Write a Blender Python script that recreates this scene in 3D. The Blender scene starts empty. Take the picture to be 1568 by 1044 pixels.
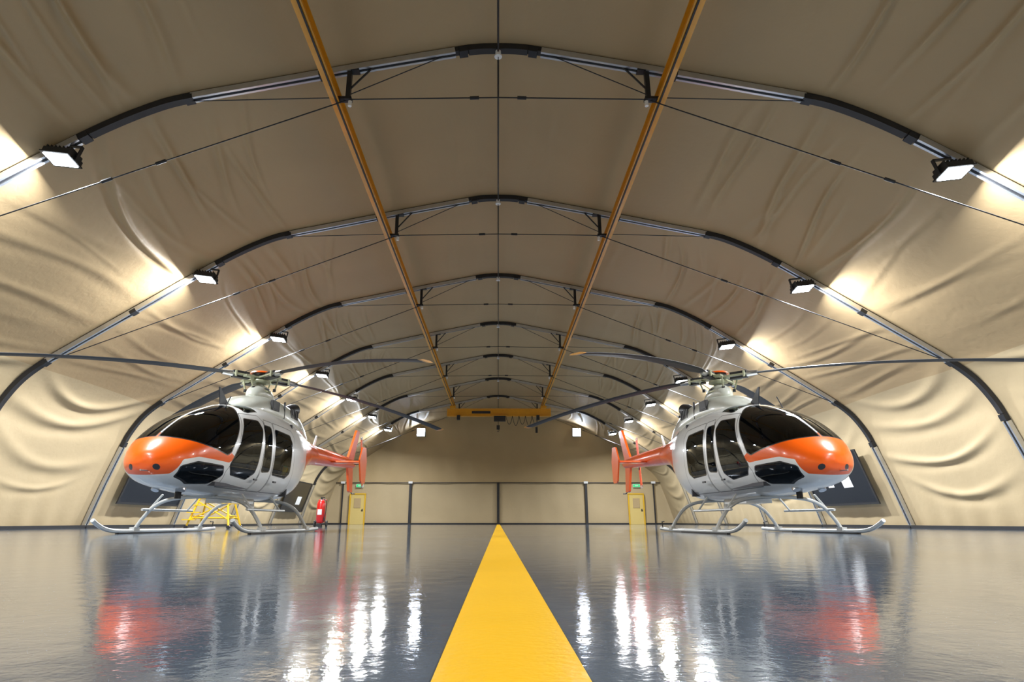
import bpy, math, random
import numpy as np
from mathutils import Vector, Matrix
random.seed(4)
scene = bpy.context.scene
C = scene.collection
ZOOM = None

# ------------------------------------------------------------------ materials
def new_mat(name):
    m = bpy.data.materials.new(name); m.use_nodes = True
    nt = m.node_tree
    return m, nt, nt.nodes, nt.links, nt.nodes['Principled BSDF']

def mat(name, col, rough=0.5, metal=0.0, coat=0.0, emis=None, es=0.0, var=0.0, vscale=6.0, bump=0.0, bscale=20.0):
    m, nt, N, L, b = new_mat(name)
    b.inputs['Base Color'].default_value = (*col, 1)
    b.inputs['Roughness'].default_value = rough
    b.inputs['Metallic'].default_value = metal
    b.inputs['Coat Weight'].default_value = coat
    b.inputs['Coat Roughness'].default_value = 0.05
    if emis:
        b.inputs['Emission Color'].default_value = (*emis, 1)
        b.inputs['Emission Strength'].default_value = es
        m.cycles.emission_sampling = 'NONE'
    tc = N.new('ShaderNodeTexCoord')
    nz = N.new('ShaderNodeTexNoise'); nz.inputs['Scale'].default_value = vscale
    nz.inputs['Detail'].default_value = 4
    L.new(tc.outputs['Object'], nz.inputs['Vector'])
    if var > 0:
        hs = N.new('ShaderNodeMix'); hs.data_type = 'RGBA'
        hs.inputs[6].default_value = (*[c * (1 - var) for c in col], 1)
        hs.inputs[7].default_value = (*[min(1, c * (1 + var)) for c in col], 1)
        L.new(nz.outputs['Fac'], hs.inputs[0]); L.new(hs.outputs[2], b.inputs['Base Color'])
    if bump > 0:
        n2 = N.new('ShaderNodeTexNoise'); n2.inputs['Scale'].default_value = bscale
        L.new(tc.outputs['Object'], n2.inputs['Vector'])
        bp = N.new('ShaderNodeBump'); bp.inputs['Strength'].default_value = bump
        bp.inputs['Distance'].default_value = 0.02
        L.new(n2.outputs['Fac'], bp.inputs['Height']); L.new(bp.outputs['Normal'], b.inputs['Normal'])
    return m

M_alu = mat('aluminium', (0.62, 0.64, 0.67), 0.30, 0.9, var=0.12)
M_black = mat('black_rubber', (0.014, 0.014, 0.016), 0.55, var=0.3)
M_dkmetal = mat('dark_steel', (0.030, 0.032, 0.037), 0.42, 0.5, var=0.2)
M_crane = mat('crane_yellow_paint', (0.66, 0.29, 0.008), 0.38, coat=0.3, var=0.12)
M_yellow = mat('yellow_paint', (0.80, 0.52, 0.006), 0.4, coat=0.3, var=0.08)
M_red = mat('red_paint', (0.60, 0.010, 0.006), 0.3, coat=0.6)
M_white = mat('white_plastic', (0.75, 0.76, 0.76), 0.4)
M_hwhite = mat('heli_white_paint', (0.80, 0.82, 0.82), 0.28, coat=0.8, var=0.03)
M_cowl = mat('heli_cowling_paint', (0.60, 0.63, 0.57), 0.3, coat=0.7, var=0.04)
M_orange = mat('heli_orange_paint', (0.88, 0.115, 0.002), 0.28, coat=0.5, var=0.04)
M_blade = mat('rotor_blade_composite', (0.024, 0.026, 0.030), 0.55, 0.1, var=0.1)
M_skid = mat('skid_grey_paint', (0.55, 0.57, 0.57), 0.35, 0.3, var=0.08)
M_seat = mat('seat_fabric', (0.08, 0.08, 0.09), 0.8, var=0.2)
M_hub = mat('rotor_hub_primer', (0.40, 0.42, 0.29), 0.35, 0.3, var=0.15)
M_dkglass = mat('dark_window_glass', (0.008, 0.009, 0.012), 0.3, coat=0.1)
M_door = mat('door_panel', (0.60, 0.46, 0.16), 0.45)
M_doorf = mat('door_frame_yellow', (0.64, 0.38, 0.015), 0.4)
M_green = mat('exit_green', (0.02, 0.5, 0.15), 0.4, emis=(0.05, 0.9, 0.3), es=0.35)
M_lens = mat('lamp_lens', (0.9, 0.93, 1.0), 0.3, emis=(0.85, 0.93, 1.0), es=40)
M_lens_b = mat('lamp_lens_end', (0.9, 0.93, 1.0), 0.3, emis=(0.75, 0.85, 1.0), es=20)

# fabric
def fabric(name, col):
    m, nt, N, L, b = new_mat(name)
    b.inputs['Roughness'].default_value = 0.55
    b.inputs['Specular IOR Level'].default_value = 0.25
    tc = N.new('ShaderNodeTexCoord')
    n1 = N.new('ShaderNodeTexNoise'); n1.inputs['Scale'].default_value = 0.5; n1.inputs['Detail'].default_value = 5
    L.new(tc.outputs['Object'], n1.inputs['Vector'])
    mx = N.new('ShaderNodeMix'); mx.data_type = 'RGBA'
    mx.inputs[6].default_value = (*[c * 0.90 for c in col], 1); mx.inputs[7].default_value = (*[c * 1.10 for c in col], 1)
    L.new(n1.outputs['Fac'], mx.inputs[0]); L.new(mx.outputs[2], b.inputs['Base Color'])
    n2 = N.new('ShaderNodeTexNoise'); n2.inputs['Scale'].default_value = 1.0; n2.inputs['Detail'].default_value = 3
    n2.inputs['Distortion'].default_value = 0.2
    L.new(tc.outputs['Object'], n2.inputs['Vector'])
    n3 = N.new('ShaderNodeTexNoise'); n3.inputs['Scale'].default_value = 7.0; n3.inputs['Detail'].default_value = 3
    n3.inputs['Distortion'].default_value = 0.4
    L.new(tc.outputs['Object'], n3.inputs['Vector'])
    b1 = N.new('ShaderNodeBump'); b1.inputs['Strength'].default_value = 0.35; b1.inputs['Distance'].default_value = 0.04
    L.new(n2.outputs['Fac'], b1.inputs['Height'])
    b2 = N.new('ShaderNodeBump'); b2.inputs['Strength'].default_value = 0.4; b2.inputs['Distance'].default_value = 0.010
    L.new(n3.outputs['Fac'], b2.inputs['Height']); L.new(b1.outputs['Normal'], b2.inputs['Normal'])
    L.new(b2.outputs['Normal'], b.inputs['Normal'])
    return m
M_fab = fabric('tan_tent_fabric', (0.395, 0.290, 0.160))
M_fab2 = fabric('tan_tent_fabric_end', (0.43, 0.32, 0.170))
M_side = fabric('tent_fabric_lamplight_tint', (0.46, 0.365, 0.22))  # paler than the roof fabric: lamp light on lower walls painted into colour

# floor
def floor_mat():
    m, nt, N, L, b = new_mat('epoxy_concrete')
    tc = N.new('ShaderNodeTexCoord')
    n1 = N.new('ShaderNodeTexNoise'); n1.inputs['Scale'].default_value = 0.9; n1.inputs['Detail'].default_value = 8
    n1.inputs['Roughness'].default_value = 0.65
    L.new(tc.outputs['Object'], n1.inputs['Vector'])
    cr = N.new('ShaderNodeValToRGB')
    cr.color_ramp.elements[0].position = 0.3; cr.color_ramp.elements[0].color = (0.060, 0.085, 0.120, 1)
    cr.color_ramp.elements[1].position = 0.75; cr.color_ramp.elements[1].color = (0.12, 0.15, 0.19, 1)
    L.new(n1.outputs['Fac'], cr.inputs['Fac']); L.new(cr.outputs['Color'], b.inputs['Base Color'])
    mr = N.new('ShaderNodeMapRange'); mr.inputs['To Min'].default_value = 0.03; mr.inputs['To Max'].default_value = 0.11
    L.new(n1.outputs['Fac'], mr.inputs['Value']); L.new(mr.outputs['Result'], b.inputs['Roughness'])
    n2 = N.new('ShaderNodeTexNoise'); n2.inputs['Scale'].default_value = 9.0; n2.inputs['Detail'].default_value = 2
    L.new(tc.outputs['Object'], n2.inputs['Vector'])
    n3 = N.new('ShaderNodeTexNoise'); n3.inputs['Scale'].default_value = 70.0; n3.inputs['Detail'].default_value = 2
    L.new(tc.outputs['Object'], n3.inputs['Vector'])
    b1 = N.new('ShaderNodeBump'); b1.inputs['Strength'].default_value = 0.12; b1.inputs['Distance'].default_value = 0.010
    L.new(n2.outputs['Fac'], b1.inputs['Height'])
    b2 = N.new('ShaderNodeBump'); b2.inputs['Strength'].default_value = 0.3; b2.inputs['Distance'].default_value = 0.001
    L.new(n3.outputs['Fac'], b2.inputs['Height']); L.new(b1.outputs['Normal'], b2.inputs['Normal'])
    L.new(b2.outputs['Normal'], b.inputs['Normal'])
    b.inputs['IOR'].default_value = 1.55
    return m
M_floor = floor_mat()
M_line = mat('floor_line_yellow', (0.84, 0.47, 0.002), 0.35, var=0.06, vscale=3, bump=0.08, bscale=60)

# ------------------------------------------------------------------ mesh builder
class MB:
    def __init__(s): s.v = []; s.f = []; s.m = []; s.sm = []
    def add(s, vs, fs, mi=0, smooth=False):
        o = len(s.v); s.v += [tuple(v) for v in vs]
        for f in fs:
            s.f.append(tuple(i + o for i in f)); s.m.append(mi); s.sm.append(smooth)
    def box(s, c, d, mi=0, rot=None):
        vs = []
        for x in (-.5, .5):
            for y in (-.5, .5):
                for z in (-.5, .5):
                    v = Vector((x * d[0], y * d[1], z * d[2]))
                    if rot is not None: v = rot @ v
                    vs.append(v + Vector(c))
        s.add(vs, [(0, 1, 3, 2), (4, 6, 7, 5), (0, 4, 5, 1), (2, 3, 7, 6), (0, 2, 6, 4), (1, 5, 7, 3)], mi)
    def tube(s, pts, r, mi=0, seg=10, cap=True):
        pts = [Vector(p) for p in pts]; n = len(pts)
        rs = r if isinstance(r, (list, tuple)) else [r] * n
        t0 = (pts[1] - pts[0]).normalized()
        up = Vector((0, 0, 1)) if abs(t0.z) < 0.9 else Vector((1, 0, 0))
        a = t0.cross(up).normalized()
        vs = []
        for i, p in enumerate(pts):
            if i == 0: t = t0
            elif i == n - 1: t = (pts[i] - pts[i - 1]).normalized()
            else: t = ((pts[i + 1] - p).normalized() + (p - pts[i - 1]).normalized()).normalized()
            a = (a - t * a.dot(t)).normalized(); b = t.cross(a)
            for k in range(seg):
                q = 2 * math.pi * k / seg
                vs.append(p + (a * math.cos(q) + b * math.sin(q)) * rs[i])
        fs = []
        for i in range(n - 1):
            for k in range(seg):
                k2 = (k + 1) % seg
                fs.append((i * seg + k, i * seg + k2, (i + 1) * seg + k2, (i + 1) * seg + k))
        s.add(vs, fs, mi, True)
        if cap:
            s.add(vs[:seg], [tuple(range(seg))[::-1]], mi); s.add(vs[-seg:], [tuple(range(seg))], mi)
    def prism(s, poly, axis_off, th, mi=0):
        n = len(poly); vs = []
        for sgn in (-1, 1):
            for (x, z) in poly: vs.append((x, axis_off + sgn * th / 2, z))
        fs = [tuple(range(n)), tuple(range(2 * n - 1, n - 1, -1))]
        for i in range(n):
            j = (i + 1) % n; fs.append((i, i + n, j + n, j))
        s.add(vs, fs, mi)
    def obj(s, name, mats, parent=None, loc=None, bevel=0.0):
        me = bpy.data.meshes.new(name); me.from_pydata(s.v, [], s.f)
        for m in mats: me.materials.append(m)
        me.polygons.foreach_set('material_index', s.m)
        me.polygons.foreach_set('use_smooth', s.sm)
        me.update()
        o = bpy.data.objects.new(name, me); C.objects.link(o)
        if parent: o.parent = parent
        if loc: o.location = loc
        if bevel > 0:
            md = o.modifiers.new('bevel', 'BEVEL'); md.width = bevel; md.segments = 2; md.limit_method = 'ANGLE'
        return o

def empty(name, loc=(0, 0, 0), rz=0.0):
    e = bpy.data.objects.new(name, None); C.objects.link(e); e.location = loc; e.rotation_euler = (0, 0, rz)
    e.empty_display_size = 0.3
    return e

def smooth_path(pts, k=8):
    pts = [Vector(p) for p in pts]; out = []
    for i in range(len(pts) - 1):
        p0 = pts[max(i - 1, 0)]; p1 = pts[i]; p2 = pts[i + 1]; p3 = pts[min(i + 2, len(pts) - 1)]
        for j in range(k):
            t = j / k
            out.append(0.5 * ((2 * p1) + (-p0 + p2) * t + (2 * p0 - 5 * p1 + 4 * p2 - p3) * t * t + (-p0 + 3 * p1 - 3 * p2 + p3) * t ** 3))
    out.append(pts[-1]); return out

# ------------------------------------------------------------------ hangar profile
S = 5.33
RIB_Y = [9.09 + S * i for i in range(-3, 7)]      # -6.9 ... 41.07
END_Y = 46.4
FRONT_Y = RIB_Y[0]
PR = [(0, 8.52), (.35, 8.51), (.75, 8.45), (2.0, 8.2), (3.2, 7.95), (4.4, 7.69), (5.5, 7.45), (6.1, 7.25), (6.9, 6.84), (7.9, 6.2), (8.86, 5.55),
      (9.65, 5.02), (10.5, 4.45), (11.15, 4.0), (11.65, 3.55), (12.02, 2.98), (12.22, 2.45), (12.6, 1.3), (12.98, 0)]
pp = smooth_path([(x, 0, z) for x, z in PR], 6)
pa = np.array([(p.x, p.z) for p in pp])
cum = np.concatenate([[0], np.cumsum(np.hypot(*np.diff(pa, axis=0).T))])
LT = cum[-1]
def prof(s):
    s = np.asarray(s, float)
    return np.interp(s, cum, pa[:, 0]), np.interp(s, cum, pa[:, 1])
def prof_n(s):  # inward normal for right half
    e = 0.15
    x0, z0 = prof(np.clip(s - e, 0, LT)); x1, z1 = prof(np.clip(s + e, 0, LT))
    tx, tz = x1 - x0, z1 - z0; l = np.hypot(tx, tz)
    nx, nz = tz / l, -tx / l
    return nx, nz
def s_of_x(x): return float(np.interp(x, pa[:, 0], cum))
def z_of_x(x): return np.interp(np.abs(x), pa[:, 0], pa[:, 1])

def fold_field(sv, tv, rng, quiet_low=False):
    """sv: arc position grid, tv: 0..1 across bay. returns inward displacement"""
    d = np.zeros_like(sv)
    win = np.clip(np.sin(np.pi * tv), 0, 1) ** 0.6
    def fold(s0, slope, bow, w, amp, ta, tb):
        nonlocal d
        wig = 0.05 * np.sin(tv * 7 + s0 * 7)
        sc = s0 + slope * (tv - 0.5) + bow * 4 * tv * (1 - tv) + wig
        ww = w * (0.6 + 0.9 * np.abs(tv - 0.5))
        u = (sv - sc) / ww
        ext = 1 / (1 + np.exp(-(tv - ta) * 14)) * 1 / (1 + np.exp((tv - tb) * 14))
        d = d + amp * ext * (np.exp(-u * u) - 0.5 * np.exp(-(u - 1.7) ** 2 / 1.5))
    for k in range(3):
        fold(rng.uniform(.6, 4.6), rng.uniform(-.4, .4), 0, rng.uniform(.1, .2), rng.uniform(.008, .02), 0.02, 0.98)
    n = 8
    for k in range(n):
        s0 = 4.8 + 3.4 * (k + rng.uniform(0, 1)) / n
        r = rng.random()
        a, b = (rng.uniform(-.1, .2), rng.uniform(.4, .8)) if r < .45 else ((rng.uniform(.2, .5), 1.1) if r < .85 else (-.1, 1.1))
        fold(s0, rng.uniform(.0, 1.4), rng.uniform(-.2, .5), rng.uniform(.05, .11), rng.uniform(.02, .095), a, b)
    for k in range(6):
        s0 = 8.6 + 3.6 * (k + rng.uniform(0, .9)) / 6
        fold(s0, rng.uniform(-.8, .8), rng.uniform(-.2, .4), rng.uniform(.08, .2), rng.uniform(.006, .02), rng.uniform(-.1, .3), rng.uniform(.6, 1.1))
    q = .35 if quiet_low else 1
    for k in range(4):
        s0 = 12.0 + 3.2 * (k + rng.uniform(0, .8)) / 4
        fold(s0, rng.uniform(-.6, .6), rng.uniform(.4, 1.1), rng.uniform(.12, .28), q * rng.uniform(.03, .08), rng.uniform(-.1, .3), rng.uniform(.7, 1.1))
    g = 0.025 * np.sin(tv * 2 * np.pi * 6 + 1.2 * np.sin(sv * 1.3)) * np.clip((sv - 15.0) / 1.5, 0, 1)
    return (d + q * g) * win - 0.06 * win

def fabric_piece(name, parts, mats):
    V = []; F = []; o = 0
    for (y0, y1, sgn, s0, s1, seed, quiet) in parts:
        ns = max(8, int((s1 - s0) / 0.035)); nt = 64
        sv, tv = np.meshgrid(np.linspace(s0, s1, ns), np.linspace(0, 1, nt), indexing='ij')
        d = fold_field(sv, tv, random.Random(seed), quiet)
        d = d * np.clip(sv / 0.5, 0, 1)
        x, z = prof(sv); nx, nz = prof_n(sv)
        X = sgn * (x + nx * d); Z = np.maximum(z + nz * d, 0); Y = y0 + (y1 - y0) * tv
        V.append(np.stack([X, Y, Z], -1).reshape(-1, 3))
        i, j = np.meshgrid(np.arange(ns - 1), np.arange(nt - 1), indexing='ij')
        a = (i * nt + j).ravel() + o; b = a + nt
        q = np.stack([a, a + 1, b + 1, b], -1) if sgn > 0 else np.stack([a, b, b + 1, a + 1], -1)
        F.append(q); o += ns * nt
    V = np.concatenate(V); F = np.concatenate(F)
    me = bpy.data.meshes.new(name); me.from_pydata(V.tolist(), [], F.tolist())
    me.polygons.foreach_set('use_smooth', [True] * len(me.polygons))
    for m in mats: me.materials.append(m)
    ob = bpy.data.objects.new(name, me); C.objects.link(ob); return ob

S_SPLIT = s_of_x(11.35)
ys = RIB_Y + [END_Y]
ceil = []; wl = []; wr = []
for i in range(len(ys) - 1):
    for sgn in (-1, 1):
        seed = i * 10 + sgn
        quiet = (i == 5) or (sgn < 0 and i == 8)
        ceil.append((ys[i], ys[i + 1], sgn, 0, S_SPLIT, seed, quiet))
        (wl if sgn < 0 else wr).append((ys[i], ys[i + 1], sgn, S_SPLIT, LT, seed, quiet))
fabric_piece('ceiling', ceil, [M_fab])
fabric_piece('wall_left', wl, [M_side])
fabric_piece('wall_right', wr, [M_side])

def end_wall(name, y, facing, amp):
    nx_, nz_ = 260, 60
    xs = np.linspace(-12.97, 12.97, nx_); Vt = []; Fu = []; Fl = []
    for i, x in enumerate(xs):
        top = float(z_of_x(x)) + 0.02
        for k in range(nz_):
            zr = min(2.97, top * .98)
            z = zr * k / 20 if k <= 20 else zr + (top - zr) * (k - 20) / (nz_ - 21)
            edge = min(1, (12.97 - abs(x)) / .5) * min(1, (top - z) / .4 + .05)
            d = amp * edge * (0.5 * math.sin(x * 1.9 + 0.5 * math.sin(z * 1.1)) + 0.35 * math.sin(x * 4.3 + z * .8) + 0.3 * math.sin(z * 3.1 + x * .7))
            Vt.append((x, y + facing * (d), z))
    for i in range(nx_ - 1):
        for k in range(nz_ - 1):
            a = i * nz_ + k; (Fl if k < 20 else Fu).append((a, a + nz_, a + nz_ + 1, a + 1))
    mb = MB(); mb.add(Vt, Fu, 0, True)
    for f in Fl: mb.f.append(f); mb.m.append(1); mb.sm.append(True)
    return mb
mb = end_wall('wall_back', END_Y, -1, 0.035)
mb.obj('wall_back', [M_fab2, M_side])  # lower faces paler too, standing in for light falling there
mb = end_wall('wall_front', FRONT_Y, 1, 0.03)
mb.obj('wall_front', [M_fab2, M_fab2])

mb = MB()
mb.box((0, END_Y - .12, 2.97), (24.2, .06, .05), 0)
mb.box((0, END_Y - .12, .05), (25.6, .05, .1), 0)
mb.obj('trim_1', [M_dkmetal])
for px in (-11.5, -6.5, 0.0, 6.5, 11.5):
    mb = MB(); w = .18 if abs(px) < 11 else .08
    mb.box((0, 0, 1.5), (w, .1, 3.0), 0)
    mb.box((0, 0, .03), (w + .14, .16, .06), 0)
    if abs(px) > 1: mb.box((0, -.06, 2.98), (.3, .12, .16), 1)
    mb.obj('wall_post', [M_black, M_white], loc=(px, END_Y - .15, 0))
for k, px in enumerate((-10.35, 10.15)):
    mb = MB(); 
    mb.box((-.55, 0, 1.07), (.1, .12, 2.14), 0); mb.box((.55, 0, 1.07), (.1, .12, 2.14), 0); mb.box((0, 0, 2.15), (1.2, .12, .1), 0)
    mb.box((0, .01, 1.05), (1.0, .06, 2.1), 1)
    mb.box((-.0, -.03, 1.5), (.5, .04, .7), 2); mb.box((.38, -.06, 1.0), (.12, .06, .04), 3); mb.box((.38, -.03, 1.0), (.06, .04, .2), 3)
    mb.obj('door_%d' % (k + 1), [M_doorf, M_door, M_fab2, M_dkmetal], loc=(px, END_Y - .2, 0), bevel=.01)
    mb = MB(); mb.box((0, 0, 0), (.5, .06, .2), 0); mb.box((0, .0, 0), (.54, .05, .24), 1); mb.box((0, -.035, 0), (.25, .01, .06), 1)
    mb.obj('exit_sign', [M_green, M_white], loc=(px + .1, END_Y - .18, 2.75))

mb = MB(); mb.box((0, (FRONT_Y + END_Y) / 2, -.1), (26.4, END_Y - FRONT_Y + .4, .2), 0)
mb.obj('floor', [M_floor])
mb = MB(); mb.box((.017, (FRONT_Y + END_Y) / 2, .001), (.208, END_Y - FRONT_Y - .6, .003), 0)
mb.obj('floor_line_marking', [M_line])

# ------------------------------------------------------------------ ribs
def strip(mb, s0, s1, sgn, off0, off1, y0, y1, mi, step=.12):
    n = max(2, int((s1 - s0) / step)); ss = np.linspace(s0, s1, n)
    x, z = prof(ss); nx, nz = prof_n(ss); vs = []
    for i in range(n):
        for (o, y) in ((off0, y0), (off1, y0), (off1, y1), (off0, y1)):
            vs.append((sgn * (x[i] + nx[i] * o), y, max(0, z[i] + nz[i] * o)))
    fs = []
    for i in range(n - 1):
        for k in range(4):
            k2 = (k + 1) % 4; fs.append((i * 4 + k, i * 4 + k2, i * 4 + 4 + k2, i * 4 + 4 + k))
    fs += [(0, 1, 2, 3), tuple(4 * (n - 1) + k for k in (3, 2, 1, 0))]
    mb.add(vs, fs, mi)

for ry in RIB_Y:
    mb = MB()
    for sgn in (-1, 1):
        strip(mb, 0, LT, sgn, .0, .10, -.06, .06, 1)
        for (a, b_) in ((.8, 5.55), (7.6, 12.2), (14.1, LT)):
            for (ya, yb) in ((-.075, -.03), (.03, .075)):
                strip(mb, a, b_, sgn, .02, .13, ya, yb, 0)
            strip(mb, a, b_, sgn, .06, .108, -.03, .03, 2)
        for (a, b_) in ((0, .55), (5.65, 7.4), (12.3, 13.9)):
            strip(mb, a, b_, sgn, .02, .125, -.07, .07, 1, .08)
        for a in (.65, 3.2, 5.6, 7.5, 9.9, 12.25, 14.0):
            strip(mb, a - .08, a + .08, sgn, .05, .145, -.085, .085, 2, .08)
        mb.box((sgn * 2.66, 0, 7.68), (.08, .08, .66), 3)
        mb.box((sgn * 2.66, 0, 7.96), (.34, .14, .05), 3)
        mb.box((sgn * 2.72, 0, 7.36), (.26, .12, .05), 3)
        mb.tube([(sgn * 2.62, 0, 7.6), (sgn * 2.25, 0, 8.05)], .018, 3, 6)
        mb.tube([(sgn * 2.62, 0, 7.32), (sgn * 2.62, 0, 7.22)], .035, 4, 8)
        def cb(p0, p1, r=.009):
            mb.tube([(sgn * p0[0], 0, p0[1]), (sgn * p1[0], 0, p1[1])], r, 3, 6)
        cb((0.8, 8.38), (2.66, 7.45)); cb((5.6, 7.32), (2.66, 7.40))
        cb((2.66, 7.35), (11.3, 3.85), .011)
        cb((0, 7.40), (2.66, 7.36), .011)
        mb.tube([(sgn * .34, 0, 7.395), (sgn * .5, 0, 7.39)], .03, 3, 8)
        for f in (.36, .46):
            xx = 2.66 + (11.3 - 2.66) * f; zz = 7.35 + (3.85 - 7.35) * f
            mb.tube([(sgn * (xx - .08), 0, zz + .033), (sgn * (xx + .08), 0, zz - .033)], .028, 3, 8)
        mb.tube([(0, 0, 7.4), (0, 0, 8.4)], .008, 3, 6)
        mb.box((sgn * 12.86, 0, .03), (.3, .3, .06), 2)
    mb.tube([(0, -.0, 8.4), (0, 0, 8.3)], .05, 4, 12); mb.tube([(0, 0, 8.3), (0, 0, 8.27)], .07, 4, 12)
    mb.obj('arch_truss', [M_alu, M_black, M_dkmetal, M_dkmetal, M_white], loc=(0, ry, 0))
mb = MB(); mb.tube([(0, FRONT_Y + .3, 8.36), (0, END_Y - .3, 8.36)], .018, 0, 8)
mb.obj('ridge_purlin', [M_dkmetal])
for sgn in (-1, 1):
    mb = MB()
    mb.box((sgn * 12.78, (FRONT_Y + END_Y) / 2, .045), (.1, END_Y - FRONT_Y - .2, .09), 0)
    mb.obj('baseboard_' + ('left' if sgn < 0 else 'right'), [M_dkmetal])

# ------------------------------------------------------------------ overhead crane
cr = empty('overhead_crane', (0, 0, 0))
for sgn, n in ((-1, 1), (1, 2)):
    mb = MB(); X = sgn * 2.88; ym = (FRONT_Y + .3 + 41) / 2; ln = 41 - FRONT_Y - .3
    mb.box((X, ym, 7.31), (.15, ln, .02), 0); mb.box((X, ym, 7.42), (.02, ln, .2), 0); mb.box((X, ym, 7.53), (.14, ln, .02), 0)
    mb.box((X - sgn * .03, ym, 7.29), (.03, ln, .02), 1)
    mb.obj('rail_%d' % n, [M_crane, M_black], parent=cr)
mb = MB()
mb.box((0.05, 39, 6.95), (6.7, .25, .42), 0)
mb.box((0.05, 39, 7.17), (6.7, .36, .04), 0); mb.box((0.05, 39, 6.73), (6.7, .36, .04), 0)
for sgn in (-1, 1):
    mb.box((sgn * 2.9, 39, 7.22), (.35, 1.4, .14), 0)
    mb.tube([(sgn * 2.9 - .1, 38.5, 7.28), (sgn * 2.9 + .1, 38.5, 7.28)], .09, 1, 12)
    mb.box((sgn * 2.55, 38.8, 6.6), (.2, .25, .3), 1)
mb.box((-1.1, 38.84, 6.95), (1.2, .02, .16), 1)
mb.obj('bridge_girder', [M_crane, M_black], parent=cr)
mb = MB()
mb.box((.1, 38.9, 6.55), (.75, .4, .34), 1); mb.box((.1, 38.9, 6.72), (.9, .5, .05), 0)
mb.tube([(.0, 38.9, 6.4), (.0, 38.9, 6.0)], .02, 1, 6); mb.box((0, 38.9, 5.98), (.2, .16, .26), 1)
mb.tube([(0, 38.9, 5.88), (.06, 38.9, 5.78), (.0, 38.9, 5.7), (-.07, 38.9, 5.76)], .02, 1, 6)
loops = []
for k in range(5):
    x0 = .5 + k * .42
    for j in range(9):
        t = j / 8; loops.append((x0 + .42 * t, 38.85, 6.72 - (.55 + .08 * (k % 2)) * 4 * t * (1 - t)))
mb.tube(loops, .018, 1, 6)
mb.tube([(2.45, 38.8, 6.5), (2.5, 38.75, 6.1), (2.45, 38.8, 5.9)], .015, 1, 6); mb.box((2.45, 38.8, 5.8), (.14, .12, .36), 1)
mb.obj('hoist', [M_crane, M_black], parent=cr)

# ------------------------------------------------------------------ floodlights
LAMP_P = 760
def floodlight(x, z, y):
    e = empty('floodlight', (x, y, z))
    tilt = -math.copysign(math.radians(7), x)      # face leans outward, towards the side walls
    e.rotation_euler = (math.radians(-8), tilt, 0)
    mb = MB()
    mb.box((0, 0, .05), (.46, .36, .10), 0)
    for k in range(7): mb.box((-.21 + .07 * k, 0, .13), (.015, .30, .07), 0)
    mb.box((0, 0, -.005), (.50, .40, .025), 0)
    mb.box((-.26, 0, .14), (.02, .06, .3), 0); mb.box((.26, 0, .14), (.02, .06, .3), 0); mb.box((0, 0, .29), (.54, .06, .02), 0)
    mb.obj('housing', [M_dkmetal], parent=e)
    mb = MB(); mb.box((0, 0, -.022), (.42, .31, .012), 0)
    mb.obj('lens', [M_lens], parent=e)
    ld = bpy.data.lights.new('flood_beam', 'AREA'); ld.shape = 'RECTANGLE'; ld.size = .40; ld.size_y = .28
    ld.energy = LAMP_P; ld.color = (0.94, 0.97, 1.0)
    lo = bpy.data.objects.new('flood_beam', ld); C.objects.link(lo); lo.parent = e; lo.location = (0, 0, -.035)
for y in RIB_Y[1:]:
    floodlight(-7.45, 6.12, y - .05)
    floodlight(7.72, 5.86, y - .05)
for x in (-5.85, 5.95):
    e = empty('wall_floodlight', (x, END_Y - .35, 6.68))
    mb = MB(); mb.box((0, .06, 0), (.66, .12, .66), 0); mb.box((0, .2, 0), (.1, .3, .1), 0)
    mb.obj('housing', [M_dkmetal], parent=e)
    mb = MB(); mb.box((0, -.008, 0), (.58, .012, .58), 0); mb.obj('lens', [M_lens_b], parent=e)
    ld = bpy.data.lights.new('flood_beam', 'AREA'); ld.size = .55; ld.energy = 90; ld.color = (.85, .92, 1)
    lo = bpy.data.objects.new('flood_beam', ld); C.objects.link(lo); lo.parent = e; lo.location = (0, -.03, 0)
    lo.rotation_euler = (math.radians(90), 0, 0)

# ------------------------------------------------------------------ side wall windows
def side_panel(name, sgn, y0, y1, z0, z1, notices):
    mb = MB(); off = .17
    def P(y, z, o=0): 
        xx = float(np.interp(-z, -pa[:, 1], pa[:, 0])); return Vector((sgn * (xx - off - o), y, z))
    def slab(ya, yb, za, zb, o, th, mi):
        q = [P(ya, za, o), P(yb, za, o), P(yb, zb, o), P(ya, zb, o)]; q2 = [P(ya, za, o + th), P(yb, za, o + th), P(yb, zb, o + th), P(ya, zb, o + th)]
        mb.add(q + q2, [(0, 1, 2, 3), (7, 6, 5, 4), (0, 4, 5, 1), (1, 5, 6, 2), (2, 6, 7, 3), (3, 7, 4, 0)], mi)
    slab(y0, y1, z0, z1, 0, .03, 0)
    for (a, b_, c, d) in ((y0, y1, z0 - .04, z0 + .02), (y0, y1, z1 - .02, z1 + .04), (y0 - .04, y0 + .03, z0 - .04, z1 + .04), (y1 - .03, y1 + .04, z0 - .04, z1 + .04)):
        slab(a, b_, c, d, 0, .05, 1)
    for (a, b_, c, d) in notices: slab(a, b_, c, d, .03, .012, 2)
    mb.obj(name, [M_dkglass, M_black, M_white], None)
side_panel('window_1', -1, 20.7, 24.6, .8, 2.5, [])
side_panel('window_2', 1, 20.7, 24.6, .8, 2.5, [(21.7, 22.3, 1.35, 2.15), (22.9, 23.3, 1.4, 1.7)])
side_panel('window_3', -1, 36.2, 40.2, .8, 2.5, [(38.4, 39.2, 1.2, 1.7)])

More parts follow.
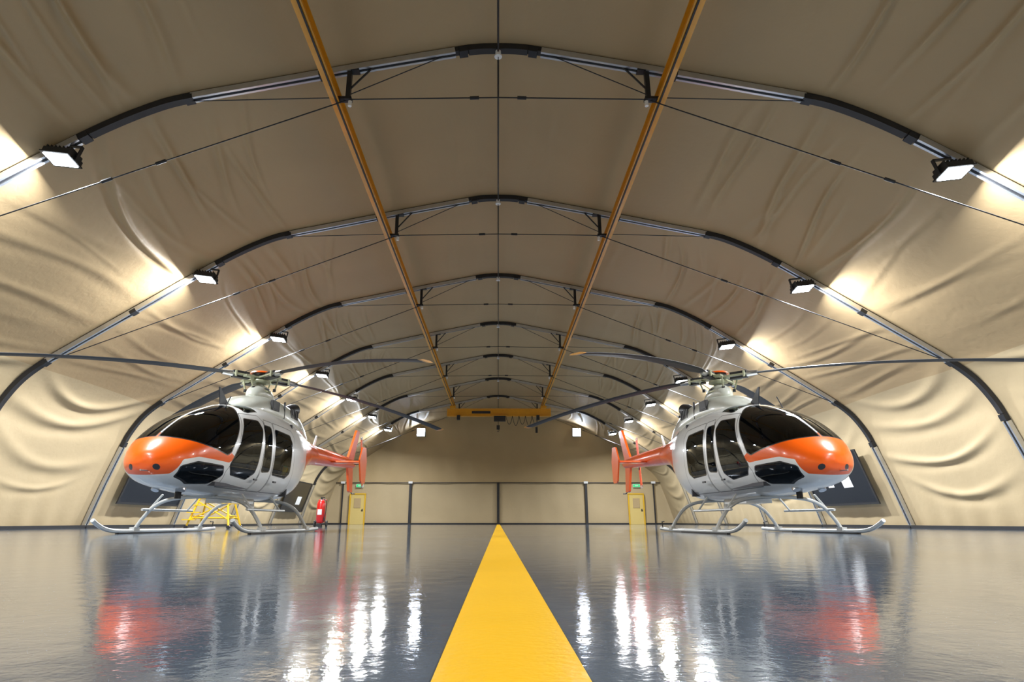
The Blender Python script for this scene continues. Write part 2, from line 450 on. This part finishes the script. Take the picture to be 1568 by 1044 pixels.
# ------------------------------------------------------------------ helicopter
def sdpoly(X, Z, poly, r=0.0):
    d = np.full(X.shape, 1e9); s = np.ones(X.shape); n = len(poly)
    for i in range(n):
        ax, az = poly[i]; bx, bz = poly[i - 1]
        ex, ez = bx - ax, bz - az; wx, wz = X - ax, Z - az
        t = np.clip((wx * ex + wz * ez) / (ex * ex + ez * ez), 0, 1)
        d = np.minimum(d, (wx - ex * t) ** 2 + (wz - ez * t) ** 2)
        c1 = Z >= az; c2 = Z < bz; c3 = ex * wz > ez * wx
        flip = (c1 & c2 & c3) | (~c1 & ~c2 & ~c3)
        s = np.where(flip, -s, s)
    return s * np.sqrt(d) - r

def hermite(xs, ys_, xq):
    xs = np.array(xs, float); ys_ = np.array(ys_, float)
    o = np.argsort(xs); xs = xs[o]; ys_ = ys_[o]
    dl = np.diff(ys_) / np.diff(xs); m = np.zeros_like(ys_)
    m[1:-1] = np.where(dl[:-1] * dl[1:] > 0, 2 * dl[:-1] * dl[1:] / (dl[:-1] + dl[1:] + 1e-12), 0)
    m[0] = dl[0]; m[-1] = dl[-1]
    i = np.clip(np.searchsorted(xs, xq) - 1, 0, len(xs) - 2); h = xs[i + 1] - xs[i]; t = (xq - xs[i]) / h
    return ((2 * t**3 - 3 * t**2 + 1) * ys_[i] + (t**3 - 2 * t**2 + t) * h * m[i] + (-2 * t**3 + 3 * t**2) * ys_[i + 1] + (t**3 - t**2) * h * m[i + 1])

def loft(st, xq, nth, zfrac=.45):
    a = np.array(st, float)
    zb = hermite(a[:, 0], a[:, 1], xq); zt = hermite(a[:, 0], a[:, 2], xq); w = hermite(a[:, 0], a[:, 3], xq); ex = hermite(a[:, 0], a[:, 4], xq)
    th = np.linspace(0, 2 * np.pi, nth, endpoint=False)
    c = np.cos(th)[None]; s = np.sin(th)[None]; p = (2 / ex)[:, None]
    zc = zb + zfrac * (zt - zb)
    Yv = w[:, None] * np.sign(c) * np.abs(c) ** p
    hz = np.where(s >= 0, (zt - zc)[:, None], (zc - zb)[:, None])
    Zv = zc[:, None] + hz * np.sign(s) * np.abs(s) ** p
    Xv = np.repeat(xq[:, None], nth, 1)
    V = np.stack([Xv, Yv, Zv], -1)
    n = len(xq); F = []
    for i in range(n - 1):
        for k in range(nth):
            k2 = (k + 1) % nth; F.append((i * nth + k, (i + 1) * nth + k, (i + 1) * nth + k2, i * nth + k2))
    F.append(tuple(range(nth))); F.append(tuple((n - 1) * nth + k for k in range(nth - 1, -1, -1)))
    return V.reshape(-1, 3), F

BODY = [(3.58, 1.04, 1.10, .03, 2.0), (3.56, .96, 1.19, .14, 2.0), (3.50, .90, 1.28, .26, 2.05), (3.36, .81, 1.43, .43, 2.1), (3.08, .73, 1.65, .60, 2.2), (2.64, .68, 1.92, .71, 2.3),
        (2.1, .64, 2.14, .77, 2.45), (1.6, .62, 2.29, .80, 2.55), (1.1, .61, 2.37, .82, 2.65), (.5, .60, 2.41, .82, 2.7), (0, .60, 2.42, .81, 2.65),
        (-.6, .62, 2.42, .76, 2.6), (-1.0, .68, 2.40, .70, 2.5), (-1.4, .82, 2.37, .60, 2.4), (-1.8, 1.05, 2.32, .49, 2.3), (-2.2, 1.32, 2.26, .39, 2.2),
        (-2.6, 1.50, 2.18, .32, 2.1), (-3.2, 1.60, 2.12, .265, 2.0)]
xq = np.concatenate([3.58 - .5 * (np.linspace(0, 1, 28)[:-1]) ** 2, np.linspace(3.08, -3.2, 214)])
BV, BF = loft(BODY, xq, 168)
X, Yb, Z = BV[:, 0], BV[:, 1], BV[:, 2]
W1 = [(1.80, 1.93), (1.42, 1.95), (1.36, 1.85), (1.52, 1.08), (1.68, .98), (2.18, 1.02), (2.27, 1.12)]
W2 = [(1.18, 1.90), (.98, 1.90), (.98, 1.16), (1.20, 1.14)]
W3 = [(.72, 1.88), (.02, 1.86), (-.06, 1.75), (-.02, 1.18), (.12, 1.10), (.72, 1.12)]
WS = [(3.26, 1.50), (2.9, 1.41), (2.46, 1.31), (2.38, 1.35), (2.0, 1.98), (1.9, 2.12), (1.78, 2.24), (1.78, 2.6), (3.8, 2.6), (3.8, 1.70)]
CH = [(3.26, .99), (3.08, 1.06), (2.52, 1.04), (2.46, .95), (2.58, .84), (2.95, .82), (3.24, .90)]
glass = np.minimum.reduce([sdpoly(X, Z, p, .05) for p in (W1, W2, W3)] + [sdpoly(X, Z, WS, .03), sdpoly(X, Z, CH, .035)])
glass = np.where(X > 1.5, np.maximum(glass, .028 - np.abs(Yb)), glass)
roofw = np.maximum.reduce([np.abs(X - 1.42) - .22, np.abs(np.abs(Yb) - .34) - .2, 2.15 - Z])
glass = np.minimum(glass, roofw)
OR = [(3.8, 1.75), (3.27, 1.56), (2.44, 1.36), (2.2, 1.24), (2.38, 1.15), (3.08, 1.18), (3.3, 1.12), (3.36, .90), (3.8, .80)]
orange = np.minimum(sdpoly(X, Z, OR), (X + 1.55) + .35 * (Z - 1.6))
D1 = [(2.38, 1.0), (2.3, .76), (1.34, .74), (1.22, 2.02), (1.32, 2.12), (1.86, 2.08)]
D2 = [(1.30, .74), (.84, .74), (.84, 2.06), (1.18, 2.07)]
D3 = [(.80, .74), (-.25, .74), (-.28, 1.9), (-.15, 2.04), (.80, 2.06)]
door_s = np.minimum.reduce([sdpoly(X, Z, p) for p in (D1, D2, D3)])
dark = np.maximum(np.hypot(np.abs(Yb) - .20, Z - .99) - .045, 3.3 - X)
dark = np.minimum(dark, np.maximum(np.abs(X + 1.15) - .14, np.abs(Z - 2.1) - .07))

def fus_mat():
    m, nt, N, L, b = new_mat('fuselage_paint_and_glass')
    def attr(n):
        a = N.new('ShaderNodeAttribute'); a.attribute_name = n; return a.outputs['Fac']
    def mth(op, a, v=None, b2=None):
        k = N.new('ShaderNodeMath'); k.operation = op; L.new(a, k.inputs[0])
        if v is not None: k.inputs[1].default_value = v
        if b2 is not None: L.new(b2, k.inputs[1])
        return k.outputs[0]
    def mix(f, a, bb):
        k = N.new('ShaderNodeMix'); k.data_type = 'RGBA'; L.new(f, k.inputs[0])
        for idx, v in ((6, a), (7, bb)):
            if isinstance(v, tuple): k.inputs[idx].default_value = (*v, 1)
            else: L.new(v, k.inputs[idx])
        return k.outputs[2]
    g = attr('glass')
    col = mix(mth('LESS_THAN', attr('orange'), 0), (.80, .82, .82), (.88, .115, .002))
    ln = mth('LESS_THAN', mth('ABSOLUTE', attr('doorline')), .007)
    seal = mth('LESS_THAN', g, .018)
    dk = mth('LESS_THAN', attr('darkvent'), 0)
    col = mix(mth('MAXIMUM', mth('MAXIMUM', mth('MULTIPLY', ln, .75), None, seal), None, dk), col, (.02, .02, .022))
    ge = N.new('ShaderNodeNewGeometry')
    col = mix(ge.outputs['Backfacing'], col, (.05, .05, .055))
    L.new(col, b.inputs['Base Color'])
    b.inputs['Roughness'].default_value = .28; b.inputs['Coat Weight'].default_value = .6; b.inputs['Coat Roughness'].default_value = .04
    tr = N.new('ShaderNodeBsdfTransparent'); tr.inputs['Color'].default_value = (.09, .105, .125, 1)
    gl = N.new('ShaderNodeBsdfGlossy'); gl.inputs['Roughness'].default_value = .015; gl.inputs['Color'].default_value = (.85, .92, 1, 1)
    lw = N.new('ShaderNodeFresnel'); lw.inputs['IOR'].default_value = 1.5
    ms = N.new('ShaderNodeMixShader'); L.new(lw.outputs[0], ms.inputs[0]); L.new(tr.outputs[0], ms.inputs[1]); L.new(gl.outputs[0], ms.inputs[2])
    fin = N.new('ShaderNodeMixShader'); L.new(mth('LESS_THAN', g, 0), fin.inputs[0]); L.new(b.outputs[0], fin.inputs[1]); L.new(ms.outputs[0], fin.inputs[2])
    L.new(fin.outputs[0], N['Material Output'].inputs['Surface'])
    return m
M_fus = fus_mat()
me_body = bpy.data.meshes.new('fuselage'); me_body.from_pydata(BV.tolist(), [], BF)
me_body.polygons.foreach_set('use_smooth', [True] * len(me_body.polygons)); me_body.materials.append(M_fus)
for nm, arr in (('glass', glass), ('orange', orange), ('doorline', door_s), ('darkvent', dark)):
    at = me_body.attributes.new(nm, 'FLOAT', 'POINT'); at.data.foreach_set('value', arr.astype(np.float32))

HM = [M_hwhite, M_orange, M_cowl, M_dkmetal, M_black, M_skid, M_hub, M_blade, M_seat, M_alu, M_crane]
WH, ORG, COW, DK, BK, SK, HB, BL, ST, AL, YE = range(11)
def mk(fn):
    mb = MB(); fn(mb); me = bpy.data.meshes.new('part'); me.from_pydata(mb.v, [], mb.f)
    for m in HM: me.materials.append(m)
    me.polygons.foreach_set('material_index', mb.m); me.polygons.foreach_set('use_smooth', mb.sm); me.update(); return me

def cowling(mb):
    ST_ = [(1.38, 2.28, 2.33, .10, 2.0), (1.2, 2.22, 2.43, .26, 2.1), (.9, 2.2, 2.58, .38, 2.3), (.5, 2.2, 2.69, .44, 2.5), (.0, 2.2, 2.74, .48, 2.6), (-.5, 2.15, 2.74, .50, 2.6),
           (-1.0, 2.1, 2.69, .49, 2.5), (-1.5, 2.05, 2.60, .43, 2.3), (-2.0, 2.0, 2.46, .33, 2.2), (-2.4, 2.0, 2.31, .22, 2.0), (-2.7, 2.0, 2.16, .1, 2.0)]
    V, F = loft(ST_, np.linspace(1.38, -2.7, 70), 56, .35); mb.add(V.tolist(), F, COW, True)
    for s in (-1, 1):
        mb.box((.18, s * .455, 2.52), (.34, .06, .20), BK); 
        mb.box((.19, s * .475, 2.53), (.30, .03, .16), BK)
        for k in range(5): mb.box((-.62 - .09 * k, s * .485, 2.5), (.045, .03, .2), BK)
        mb.box((-.25, s * .48, 2.5), (.012, .04, .36), DK)
    mb.tube([(-1.35, 0, 2.5), (-1.5, 0, 2.68), (-1.75, 0, 2.78), (-1.95, 0, 2.81)], [.15, .15, .14, .15], DK, 18, True)
    mb.tube(smooth_path([(.35, 0, 2.66), (.25, 0, 2.76), (.0, 0, 2.82), (-.3, 0, 2.80), (-.6, 0, 2.7)], 4), [.10 + .10 * math.sin(math.pi * i / 16) for i in range(17)], COW, 16)
    mb.prism([(1.55, 2.28), (1.25, 2.36), (1.62, 2.62), (1.66, 2.62)], 0, .02, DK)
    mb.tube([(1.9, .28, 2.15), (1.72, .28, 2.42)], .01, DK, 6)
me_cowl = mk(cowling)

def boom(mb):
    n = 40; pts = []; rs = []
    for i in range(n):
        t = i / (n - 1); pts.append((-3.0 - 3.95 * t, 0, 1.86 + .10 * t)); rs.append(.262 - .125 * t)
    mb.tube(pts, rs, ORG, 28)
    mb.tube([(-6.93, 0, 1.96), (-7.1, 0, 1.965), (-7.2, 0, 1.97)], [.137, .11, .03], ORG, 20)
    def fin(poly, yc, th, mi): mb.prism(poly, yc, th, mi)
    fin([(-6.45, 2.05), (-7.05, 2.05), (-7.55, 3.02), (-7.50, 3.08), (-7.25, 3.08)], 0, .07, ORG)
    fin([(-6.5, 1.9), (-6.78, 1.12), (-6.88, 1.08), (-7.12, 1.1), (-7.02, 1.9)], 0, .07, ORG)
    mb.tube([(-6.9, 0, 1.15), (-7.2, 0, 1.05), (-7.5, 0, 1.06)], .015, DK, 8)
    mb.box((-4.68, 0, 1.80), (.42, 2.0, .035), ORG)
    mb.tube([(-4.47, -1, 1.80), (-4.47, 1, 1.80)], .028, ORG, 10)
    for s in (-1, 1):
        fin([(-4.30, 1.84), (-4.52, 2.18), (-4.62, 2.22), (-4.88, 2.22), (-5.0, 1.84), (-4.93, 1.28), (-4.86, 1.22), (-4.62, 1.22), (-4.5, 1.28)], s * 1.02, .04, ORG)
    mb.tube([(-6.85, 0, 2.0), (-6.85, .34, 2.0)], .07, DK, 14)
    mb.tube([(-6.85, .30, 2.0), (-6.85, .40, 2.0)], .05, AL, 14)
    mb.box((-4.6, 0, 2.07), (3.6, .13, .1), ORG)
    mb.prism([(-3.4, 2.1), (-3.55, 2.1), (-3.68, 2.42), (-3.6, 2.42)], 0, .02, WH)
me_boom = mk(boom)

def tailrotor(mb):
    for s in (-1, 1):
        mb.box((0, 0, s * .45), (.15, .022, .68), ORG)
        mb.box((0, 0, s * .76), (.15, .024, .08), WH)
        mb.box((0, 0, s * .13), (.07, .05, .2), DK)
me_tr = mk(tailrotor)

def gear(mb):
    for s in (-1, 1):
        y = s * 1.14
        pts = smooth_path([(-1.0, y, .06), (-.4, y, .038), (.6, y, .038), (1.6, y, .038), (2.2, y, .045), (2.5, y, .08), (2.72, y, .155), (2.84, y, .22)], 5)
        mb.tube(pts, .034, SK, 14)
        mb.box((1.2, y, .010), (2.0, .06, .018), DK)
        for cx in (1.75, -.35):
            mb.box((cx, y, .075), (.16, .09, .06), SK)
        mb.tube([(.35, s * .93, .40), (1.95, s * .93, .40)], .022, SK, 10)
        for cx in (.55, 1.75): mb.tube([(cx, s * .93, .40), (cx, s * .72, .66)], .018, SK, 8)
        mb.tube([(-.9, y, .08), (-.92, y, .2), (-.8, y, .2)], .012, DK, 6)
    for cx in (1.75, -.35):
        pts = smooth_path([(cx, -1.14, .07), (cx, -1.02, .26), (cx, -.84, .46), (cx, -.55, .58), (cx, 0, .62), (cx, .55, .58), (cx, .84, .46), (cx, 1.02, .26), (cx, 1.14, .07)], 6)
        mb.tube(pts, .032, SK, 14)
    mb.box((.7, 0, .58), (.9, .5, .10), WH); mb.tube([(2.5, 0, .72), (2.5, 0, .56)], .05, DK, 14)
    mb.tube([(2.75, .22, .78), (2.8, .22, .68)], .06, AL, 14); mb.tube([(2.75, -.22, .78), (2.8, -.22, .68)], .06, AL, 14)
    mb.prism([(-.1, .62), (-.3, .62), (-.34, .40), (-.27, .40)], 0, .02, WH)
    mb.tube([(3.4, .08, .94), (3.70, .08, .93)], .012, AL, 8)
    for s in (-1, 1):
        for (x, w) in ((1.45, .775), (.70, .815)): mb.box((x, s * (w + .012), .93), (.12, .025, .03), DK)
me_gear = mk(gear)

def interior(mb):
    mb.box((1.0, 0, .80), (3.0, 1.2, .06), ST)
    mb.box((2.45, 0, 1.15), (.35, .95, .45), ST, Matrix.Rotation(-.4, 3, 'Y')); mb.box((2.3, 0, 1.42), (.4, 1.0, .05), BK)
    mb.box((2.0, 0, .95), (.6, .22, .35), ST)
    for (x, ys_) in ((1.35, (-.36, .36)), (.2, (-.45, 0, .45))):
        for y in ys_:
            mb.box((x + .08, y, 1.05), (.48, .42, .14), ST); mb.box((x - .2, y, 1.42), (.13, .42, .72), ST, Matrix.Rotation(-.15, 3, 'Y'))
            mb.box((x - .27, y, 1.84), (.1, .26, .18), ST); mb.box((x, y, .9), (.36, .34, .2), BK)
    mb.box((-.35, 0, 1.45), (.05, 1.3, 1.5), ST)
    mb.tube([(1.75, .36, .85), (1.85, .36, 1.3)], .02, BK, 8); mb.tube([(1.75, -.36, .85), (1.85, -.36, 1.3)], .02, BK, 8)
me_int = mk(interior)

def hub(mb):
    mb.tube([(0, 0, 2.6), (0, 0, 3.22)], .055, AL, 16)
    mb.tube([(0, 0, 2.74), (0, 0, 2.80)], [.16, .14], HB, 20)
    mb.tube([(0, 0, 2.84), (0, 0, 2.87)], .24, HB, 24); mb.tube([(0, 0, 2.89), (0, 0, 2.92)], .20, DK, 24)
    mb.tube([(0, 0, 3.02), (0, 0, 3.05), (0, 0, 3.11)], [.1, .2, .18], HB, 24)
    mb.tube([(0, 0, 3.21), (0, 0, 3.25)], .19, DK, 24)
    mb.tube([(0, 0, 3.25), (0, 0, 3.285), (0, 0, 3.30)], [.24, .21, .1], ORG, 24)
    for k in range(4):
        R = Matrix.Rotation(k * math.pi / 2, 3, 'Z')
        def T(p): return R @ Vector(p)
        def bx(c, d, mi): mb.box(T(c), d, mi, R)
        bx((.32, 0, 3.16), (.60, .20, .035), HB)
        bx((.46, 0, 3.21), (.34, .13, .05), DK); bx((.46, 0, 3.11), (.34, .13, .04), DK)
        mb.tube([T((.3, 0, 3.16)), T((.62, 0, 3.165)), T((.85, 0, 3.16))], [.07, .065, .05], AL, 12)
        mb.tube([T((.60, .10, 3.10)), T((.60, .10, 3.22))], .025, HB, 10); mb.tube([T((.60, -.10, 3.10)), T((.60, -.10, 3.22))], .025, HB, 10)
        mb.tube([T((.25, .2, 2.86)), T((.33, .22, 3.12))], .018, HB, 8); mb.tube([T((.25, .2, 2.86)), T((.25, .2, 2.92))], .035, DK, 8)
        bx((.36, .16, 3.13), (.16, .16, .04), HB)
        vs = []; n = 60; sec = [(-.135, 0), (-.06, .016), (.07, .02), (.135, .004), (.135, -.004), (.07, -.016), (-.06, -.012)]
        for i in range(n):
            r = .72 + (5.33 - .72) * i / (n - 1); zz = 3.165 - .55 * (r / 5.33) ** 2 + .01
            ch = min(1.0, .5 + .1 * i)
            tw = .12 - .14 * i / (n - 1)
            for (a, b_) in sec:
                a *= ch; vs.append(T((r, a * math.cos(tw) - b_ * math.sin(tw), zz + a * math.sin(tw) + b_ * math.cos(tw))))
        m_ = len(sec)
        fs = [(i * m_ + k2, i * m_ + (k2 + 1) % m_, (i + 1) * m_ + (k2 + 1) % m_, (i + 1) * m_ + k2) for i in range(n - 2) for k2 in range(m_)]
        mb.add(vs, fs + [tuple(range(m_))], BL, False)
        mb.add(vs[-2 * m_:], [(k2, (k2 + 1) % m_, m_ + (k2 + 1) % m_, m_ + k2) for k2 in range(m_)] + [tuple(range(2 * m_ - 1, m_ - 1, -1))], YE, False)
me_hub = mk(hub)

def helicopter(x, y, yaw_deg, rotor_world_deg, tr_deg):
    e = empty('helicopter', (x, y, 0), math.radians(yaw_deg))
    def ch(name, me, loc=(0, 0, 0), rot=(0, 0, 0)):
        o = bpy.data.objects.new(name, me); C.objects.link(o); o.parent = e; o.location = loc; o.rotation_euler = rot; return o
    ch('fuselage', me_body); ch('engine_cowling', me_cowl); ch('tail_boom', me_boom); ch('landing_skids', me_gear); ch('cabin_interior', me_int)
    ch('main_rotor', me_hub, rot=(0, 0, math.radians(rotor_world_deg - yaw_deg)))
    ch('tail_rotor', me_tr, loc=(-6.85, .37, 2.0), rot=(0, math.radians(tr_deg), 0))
helicopter(-5.12, 12.8, -(90 + 3.5), 48.5, 15)
helicopter(4.74, 12.8, -(90 - 5.2), 48.0, -8)

# ------------------------------------------------------------------ small objects
mb = MB()
mb.tube([(0, 0, .14), (0, 0, .2), (0, 0, .85), (0, 0, .95), (0, 0, 1.0)], [.10, .16, .16, .12, .05], 0, 24)
mb.tube([(0, 0, 1.0), (0, 0, 1.07)], .035, 1, 12); mb.box((.04, 0, 1.08), (.16, .04, .03), 1)
mb.tube(smooth_path([(.05, 0, 1.03), (.2, -.04, .95), (.21, -.06, .6), (.17, -.08, .35)], 5), .014, 1, 8)
mb.tube([(.17, -.08, .36), (.18, -.09, .22)], [.02, .035], 1, 10)
for s in (-1, 1):
    mb.tube([(s * .2, .1, .12), (s * .24, .1, .12)], .12, 1, 20); mb.tube([(s * .15, .12, .12), (s * .15, .17, 1.0)], .014, 0, 8)
mb.tube([(-.22, .1, .12), (.22, .1, .12)], .015, 1, 8); mb.tube([(-.15, .17, 1.0), (.15, .17, 1.0)], .014, 0, 8)
mb.box((0, -.1, .06), (.2, .12, .12), 1)
mb.box((0, -.155, .55), (.16, .02, .2), 2)
mb.obj('fire_extinguisher', [M_red, M_black, M_white], loc=(-6.75, 24.0, 0))

mb = MB(); w, d, h = 1.0, .6, .85
for sx in (-1, 1):
    for sy in (-1, 1):
        mb.tube([(sx * (w / 2 + .1), sy * (d / 2 + .12), .05), (sx * w / 2 * .8, sy * d / 2 * .7, h)], .03, 0, 8)
        mb.tube([(sx * (w / 2 + .1), sy * (d / 2 + .12) - .03, .05), (sx * (w / 2 + .1), sy * (d / 2 + .12) + .03, .05)], .05, 1, 12)
    mb.tube([(sx * .47, -d / 2, .35), (sx * .47, d / 2, .35)], .022, 0, 8)
for sy in (-1, 1):
    mb.tube([(-.55, sy * .36, .25), (.42, sy * .24, .75)], .02, 0, 8); mb.tube([(.55, sy * .36, .25), (-.42, sy * .24, .75)], .02, 0, 8)
    mb.tube([(-.53, sy * .33, .3), (.53, sy * .33, .3)], .022, 0, 8)
mb.box((0, 0, h), (.85, .46, .04), 0)
for k in range(3): mb.box((-.52 + .06 * k, -.45 + .1 * k, .25 + .2 * k), (.35, .14, .025), 0)
mb.obj('maintenance_stand', [M_yellow, M_black], loc=(-8.2, 18.3, 0))

# ------------------------------------------------------------------ world, camera
w = bpy.data.worlds.new('World'); scene.world = w; w.use_nodes = True
w.node_tree.nodes['Background'].inputs[0].default_value = (.02, .025, .04, 1)
w.node_tree.nodes['Background'].inputs[1].default_value = .3
cd = bpy.data.cameras.new('camera'); cam = bpy.data.objects.new('camera', cd); C.objects.link(cam)
cam.location = (0, 0, .2); cam.rotation_euler = (math.radians(90 + 16.55), 0, 0)
cd.sensor_width = 36; cd.lens = 36 * 1186 / 2000; cd.shift_x = .0135; cd.clip_start = .02; cd.clip_end = 200
if ZOOM:
    k = ZOOM[2]; cd.lens *= k; cd.shift_x = (.0135 + (ZOOM[0] - 1000) / 2000) * k; cd.shift_y = -(ZOOM[1] - 665.5) / 2000 * k
scene.camera = cam
scene.view_settings.view_transform = 'Standard'
scene.view_settings.exposure = 0.0
